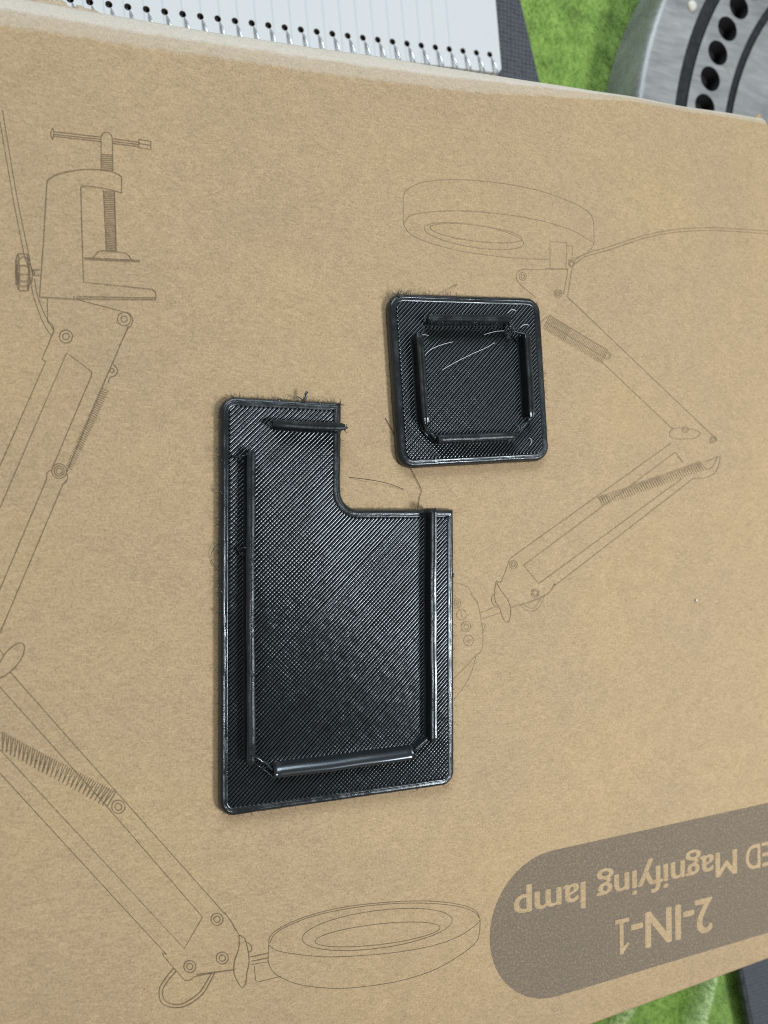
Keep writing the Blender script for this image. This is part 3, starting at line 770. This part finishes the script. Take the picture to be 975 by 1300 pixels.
# square cover
SC = empty('plastic_cover', (17.0, 24.9, ZT + 0.05), 'small square black plastic cover with four raised ribs lying on the box', 'plastic cover', rz=math.radians(4.1))
hs = 15.95
Scorn = [(-hs, hs, 3.0), (-hs, -hs, 3.0), (hs, -hs, 3.0), (hs, hs, 3.0)]
plate(Scorn, SC, 8); beads(Scorn, SC, math.radians(44), 8)
rib(SC, (-9.3, 11.0), (7.6, 11.0), seed=11)
rib(SC, (-11.2, 8.0), (-11.2, -7.9), seed=12)
rib(SC, (-8.9, -11.0), (7.4, -11.0), seed=13)
rib(SC, (10.9, 8.2), (10.9, -7.5), seed=14)
dia(SC, [(-11.1, -7.8, 3.6), (-10.6, -9.0, 2.8), (-9.7, -9.9, 2.9), (-8.9, -11.0, 3.4)], 0.42, 11)
dia(SC, [(-11.4, -7.6, 2.4), (-10.8, -9.4, 2.3), (-9.5, -10.6, 2.2), (-8.6, -11.3, 2.3)], 0.40, 12)
dia(SC, [(7.5, -10.9, 3.8), (8.4, -9.9, 3.0), (9.6, -9.2, 3.1), (10.8, -7.6, 3.9)], 0.26, 13)
dia(SC, [(7.7, 10.8, 3.6), (8.3, 9.5, 3.0), (9.2, 8.9, 2.9), (10.8, 8.2, 3.8)], 0.30, 14)
burr(SC, (8.2, 9.4, 3.0), 16, 0.12, 21, 1.5)
burr(SC, (7.6, 8.3, 2.8), 9, 0.10, 26, 1.1)
burr(SC, (-9.6, 11.0, 3.4), 9, 0.14, 22, 0.8)
burr(SC, (8.6, -9.6, 3.2), 9, 0.12, 23, 0.9)
burr(SC, (-9.5, -10.4, 2.8), 6, 0.13, 24, 0.8)
burr(SC, (-14.2, 15.4, 1.9), 9, 0.08, 25, 1.3)
c4, s4 = math.cos(math.radians(4.1)), math.sin(math.radians(4.1))
def sq(px, py, z):
    x, y = S(px, py, z); x -= 17.0; y -= 24.9
    return (x * c4 + y * s4, -x * s4 + y * c4, z)
for pts, r in (([(536, 459, 2.2), (541, 449, 2.25), (550, 442, 2.3), (563, 437, 2.4), (575, 434, 2.3)], 0.055), ([(561, 470, 2.2), (578, 460, 2.3), (600, 449, 2.4), (616, 442, 2.4), (628, 435, 2.3)], 0.055),
               ([(532, 426, 2.3), (538, 425, 2.6), (544, 426, 2.3)], 0.05), ([(614, 425, 2.3), (628, 421, 2.6), (640, 420, 2.5)], 0.06), ([(672, 566, 2.1), (675, 560, 2.5), (672, 556, 2.2)], 0.07),
               ([(644, 398, 2.3), (650, 393, 2.8), (655, 395, 2.6)], 0.07), ([(660, 416, 2.4), (666, 412, 2.9), (671, 413, 2.4)], 0.07)):
    wire(SC, [sq(*p) for p in pts], r, M_STRING2, 'string')
Sloop = rounded(Scorn)
fuzz(SC, Sloop, 70, 9, (0.2, 0.6))
fuzz(SC, [p for p in Sloop if p[1] > 15 and p[0] < -1], 70, 10, (0.4, 1.1), (1.0, 2.0))
fuzz(SC, [p for p in Sloop if p[0] > 15 and -6 < p[1] < 2], 22, 12, (0.3, 0.9), (0.8, 1.9))

# loose strands and crumbs lying on the box
def strand(pts, r, label, name='loose_strand', cat='strand', mat=None):
    V, F = tube(catmull([(*S(x, y), ZT + z) for x, y, z in pts], 8), r, 5)
    return tag(link(name, mesh(name, V, F), mat or M_HAIR), label, cat)
strand([(443, 606, .1), (470, 609.5, .35), (492, 614, .3), (512, 621, .1)], 0.05, 'short dark hair-like strand lying in the notch of the large cover')
strand([(489, 531, .1), (497, 546, .3), (506, 566, .1), (516, 584, .08), (525, 603, .3), (534, 621, .25), (532, 632, .2), (530, 645, .1)], 0.05, 'long dark strand running out from under the square cover towards the large one')
strand([(553, 376, .2), (566, 369, .5), (580, 361, .1)], 0.035, 'fine faint strand beyond the top edge of the square cover')
me_c = bpy.data.meshes.new('crumb'); bm = bmesh.new(); bmesh.ops.create_icosphere(bm, subdivisions=2, radius=0.33 * U)
for v in bm.verts: v.co *= random.uniform(0.7, 1.2); v.co.z *= 0.7
bm.to_mesh(me_c); bm.free()
o = link('crumb', me_c, M_BEAD); cx, cy = S(883, 762); o.location = (cx * U, cy * U, (ZT + 0.25) * U)
tag(o, 'tiny pale crumb on the bare cardboard at the right', 'crumb')

# ------------------------------------------------------------------ spiral notebook
NA = math.radians(5.6)
nb0 = S(637, 93, -47)
NB = empty('spiral_notebook', (nb0[0], nb0[1], 0), 'open white ruled notebook with silver spiral binding beside the box', 'notebook', rz=NA)
def slab(name, x0, x1, y0, y1, z0, z1, mat, parent, bev=0.4):
    me = bpy.data.meshes.new(name); bm = bmesh.new(); bmesh.ops.create_cube(bm, size=1)
    for v in bm.verts: v.co = ((x0 + (v.co.x + .5) * (x1 - x0)) * U, (y0 + (v.co.y + .5) * (y1 - y0)) * U, (z0 + (v.co.z + .5) * (z1 - z0)) * U)
    bmesh.ops.bevel(bm, geom=bm.edges[:], offset=bev * U, segments=2, affect='EDGES')
    bm.to_mesh(me); bm.free(); return link(name, me, mat, parent, smooth=False)
ZP = ZT - 47
HP = 3.98; NH = 34; HY = 4.6
slab('cover', -140, 0.8, -0.6, 172, 1.6, 2.5, M_COVER, NB)
slab('page_block', -139, -0.1, HY + 2.3, 170, 2.55, ZP - 0.35, M_PAGES, NB)
# top page with its punched holes
def page():
    me = bpy.data.meshes.new('page'); V = []; F = []
    r = 0.78; x_first = -3.2
    def v(p): V.append((p[0], p[1], ZP)); return len(V) - 1
    for h in range(NH):
        cx = x_first - h * HP
        circ = [v((cx + r * math.cos(a), HY + r * math.sin(a))) for a in [math.pi * 2 * k / 16 for k in range(16)]]
        sqr = []
        for k in range(16):
            a = math.pi * 2 * k / 16; c, s = math.cos(a), math.sin(a); m = max(abs(c), abs(s)); sqr.append(v((cx + HP / 2 * c / m, HY + 2.2 * s / m)))
        low = []
        for k in circ: V.append((V[k][0], V[k][1], 2.6)); low.append(len(V) - 1)
        for k in range(16):
            F.append((circ[k], sqr[k], sqr[(k + 1) % 16], circ[(k + 1) % 16])); F.append((low[k], circ[k], circ[(k + 1) % 16], low[(k + 1) % 16]))
    xl = x_first - (NH - 1) * HP - HP / 2; xr = x_first + HP / 2
    for (x0, x1, y0, y1) in ((xl, xr, 0, HY - 2.2), (xl, xr, HY + 2.2, 170), (xr, 0, 1.2, 170)):
        F.append((v((x0, y0)), v((x1, y0)), v((x1, y1)), v((x0, y1))))
    F.append((v((xr, 0)), v((0 - 1.0, 0.0)), v((0, 1.2)), v((xr, 1.2))))
    for p, q in (((xl, 0), (xr, 0)), ((xr, 0), (-1.0, 0)), ((-1.0, 0), (0, 1.2)), ((0, 1.2), (0, HY + 2.4))):
        V.extend([(*p, 2.6), (*q, 2.6), (*q, ZP), (*p, ZP)]); n0 = len(V); F.append((n0 - 4, n0 - 3, n0 - 2, n0 - 1))
    o = link('page', mesh('page', V, F), [M_PAGE, M_COVER], NB, smooth=False)
    o.data.polygons.foreach_set('material_index', [1 if (i < NH * 32 and i % 2) else 0 for i in range(len(F))])  # hole walls take the dark cover colour in place of shade
    return o
page()
ring_me = None
for h in range(NH):
    cx = -3.2 - h * HP
    if ring_me is None:
        P = []
        for k in range(33):
            a = math.radians(28 + k * (250 / 32))
            P.append((1.5 * (1 - math.exp(-k / 7)) + k / 32 * 0.5, -0.6 + 5.9 * math.cos(a), ZP - 3.2 + 4.4 * math.sin(a)))
        P = [(-0.2, HY + 0.5, ZP - 1.0)] + [p for p in P]
        V, F = tube(catmull(P, 2), 0.26, 8); ring_me = mesh('spiral_ring', V, F); ring_me.materials.append(M_WIRE)
        ring_me.polygons.foreach_set('use_smooth', [True] * len(ring_me.polygons))
    o = bpy.data.objects.new('spiral_ring', ring_me); scn.collection.objects.link(o); o.parent = NB; o.location = (cx * U, 0, 0)

# ------------------------------------------------------------------ grey woven mats
def mat_sheet(name, poly, label, z=1.5):
    n = len(poly)
    me = bpy.data.meshes.new(name); bm = bmesh.new()
    vs = [bm.verts.new((x * U, y * U, 0.0)) for x, y in poly]; f = bm.faces.new(vs)
    r = bmesh.ops.extrude_face_region(bm, geom=[f])
    for g in r['geom']:
        if isinstance(g, bmesh.types.BMVert): g.co.z = z * U
    bmesh.ops.recalc_face_normals(bm, faces=bm.faces[:])
    bmesh.ops.bevel(bm, geom=[e for e in bm.edges if all(v.co.z > 0.5 * z * U for v in e.verts)], offset=0.6 * U, segments=3, affect='EDGES')
    bm.to_mesh(me); bm.free()
    return tag(link(name, me, M_GREY, smooth=False), label, 'mat')
a0, a1 = S(662, 0, -53.5), S(687, 105, -53.5)
dx, dy = a1[0] - a0[0], a1[1] - a0[1]
ext = lambda p, k: (p[0] + dx * k, p[1] + dy * k)
mat_sheet('woven_mat', [ext(a0, -3.2), (-130, 215), (-130, 96), (ext(a1, 0.9)[0], ext(a1, 0.9)[1])], 'dark grey woven mat lying under the notebook')
b0, b1 = S(936, 1228, -53.5), S(950, 1300, -53.5)
dx, dy = b1[0] - b0[0], b1[1] - b0[1]
mat_sheet('woven_mat', [(b0[0] - dx * 1.2, b0[1] - dy * 1.2), (b1[0] + dx * 3, b1[1] + dy * 3), (250, b1[1] + dy * 3), (250, b0[1] - dy * 1.2)], 'dark grey woven mat at the corner nearest the printed panel', z=3.0)

# ------------------------------------------------------------------ round metal drum with holes
DR = empty('metal_drum', (196, 100, 0), 'round grey metal drum with black rings and a circle of dark round holes', 'drum')
ZD = ZT - 38
def annulus(name, r0, r1, z, mat, thick=0.0, n=192, lip=0.0):
    V = []; F = []
    prof = [(r0, z - thick), (r0, z), (r1, z), (r1, z - thick)] if thick else [(r0, z), (r1, z)]
    k = len(prof)
    for i in range(n):
        a = 2 * math.pi * i / n
        for r, zz in prof: V.append((r * math.cos(a), r * math.sin(a), zz))
    for i in range(n):
        for j in range(k - 1): F.append((i * k + j, ((i + 1) % n) * k + j, ((i + 1) % n) * k + j + 1, i * k + j + 1))
    return link(name, mesh(name, V, F), mat, DR, smooth=False)
V = []; F = []; n = 220
prof = [(109.2, 0.2), (109.2, ZD - 2.2), (108.9, ZD - 0.9), (108.2, ZD - 0.25), (107.3, ZD), (96.9, ZD)]
for i in range(n):
    a = 2 * math.pi * i / n
    for r, z in prof: V.append((r * math.cos(a), r * math.sin(a), z))
k = len(prof)
for i in range(n):
    for j in range(k - 1): F.append((i * k + j, ((i + 1) % n) * k + j, ((i + 1) % n) * k + j + 1, i * k + j + 1))
link('rim', mesh('rim', V, F), M_METAL, DR)
annulus('black_ring', 92.9, 96.8, ZD - 0.35, M_ENAMEL)
# perforated band
NHOL = 64; HR = 86.7; V = []; F = []; hr = 3.55
a_off = math.radians(146.9)
for h in range(NHOL):
    a0 = a_off + 2 * math.pi * h / NHOL; da = math.pi / NHOL
    circ = []; low = []; sqr = []
    for q in range(24):
        t = 2 * math.pi * q / 24; c, s = math.cos(t), math.sin(t); m = max(abs(c), abs(s))
        x = HR + hr * c; y = hr * s
        for lst, zz in ((circ, ZD), (low, ZD - 4)):
            V.append((x * math.cos(a0) - y * math.sin(a0), x * math.sin(a0) + y * math.cos(a0), zz)); lst.append(len(V) - 1)
        rr = HR + (c / m) * (92.8 - HR if c > 0 else HR - 79.3); aa = a0 + s / m * da
        V.append((rr * math.cos(aa), rr * math.sin(aa), ZD)); sqr.append(len(V) - 1)
    for q in range(24):
        p = (q + 1) % 24
        F.append((circ[q], sqr[q], sqr[p], circ[p])); F.append((low[q], circ[q], circ[p], low[p]))
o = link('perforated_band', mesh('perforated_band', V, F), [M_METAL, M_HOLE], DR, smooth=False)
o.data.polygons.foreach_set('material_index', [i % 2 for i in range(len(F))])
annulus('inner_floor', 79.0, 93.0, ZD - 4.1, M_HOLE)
annulus('black_ring', 76.9, 79.2, ZD - 0.35, M_ENAMEL)
V = [(0, 0, ZD - 1.0)]; F = []
for r, z in ((30, ZD - 1.0), (70, ZD - 0.8), (75.8, ZD - 0.2), (76.8, ZD + 0.05)):
    for i in range(128): a = 2 * math.pi * i / 128; V.append((r * math.cos(a), r * math.sin(a), z))
for i in range(128):
    F.append((0, 1 + i, 1 + (i + 1) % 128))
    for j in range(3): F.append((1 + j * 128 + i, 1 + (j + 1) * 128 + i, 1 + (j + 1) * 128 + (i + 1) % 128, 1 + j * 128 + (i + 1) % 128))
link('lid', mesh('lid', V, F), M_METAL, DR)
bx, by = S(881, 5, -37)
me = bpy.data.meshes.new('rivet'); bm = bmesh.new(); bmesh.ops.create_uvsphere(bm, u_segments=16, v_segments=10, radius=1.5 * U)
for v in bm.verts: v.co.z *= 0.6
bm.to_mesh(me); bm.free()
o = link('rivet', me, M_BEAD, DR); o.location = ((bx - 196) * U, (by - 100) * U, (ZD + 0.2) * U)
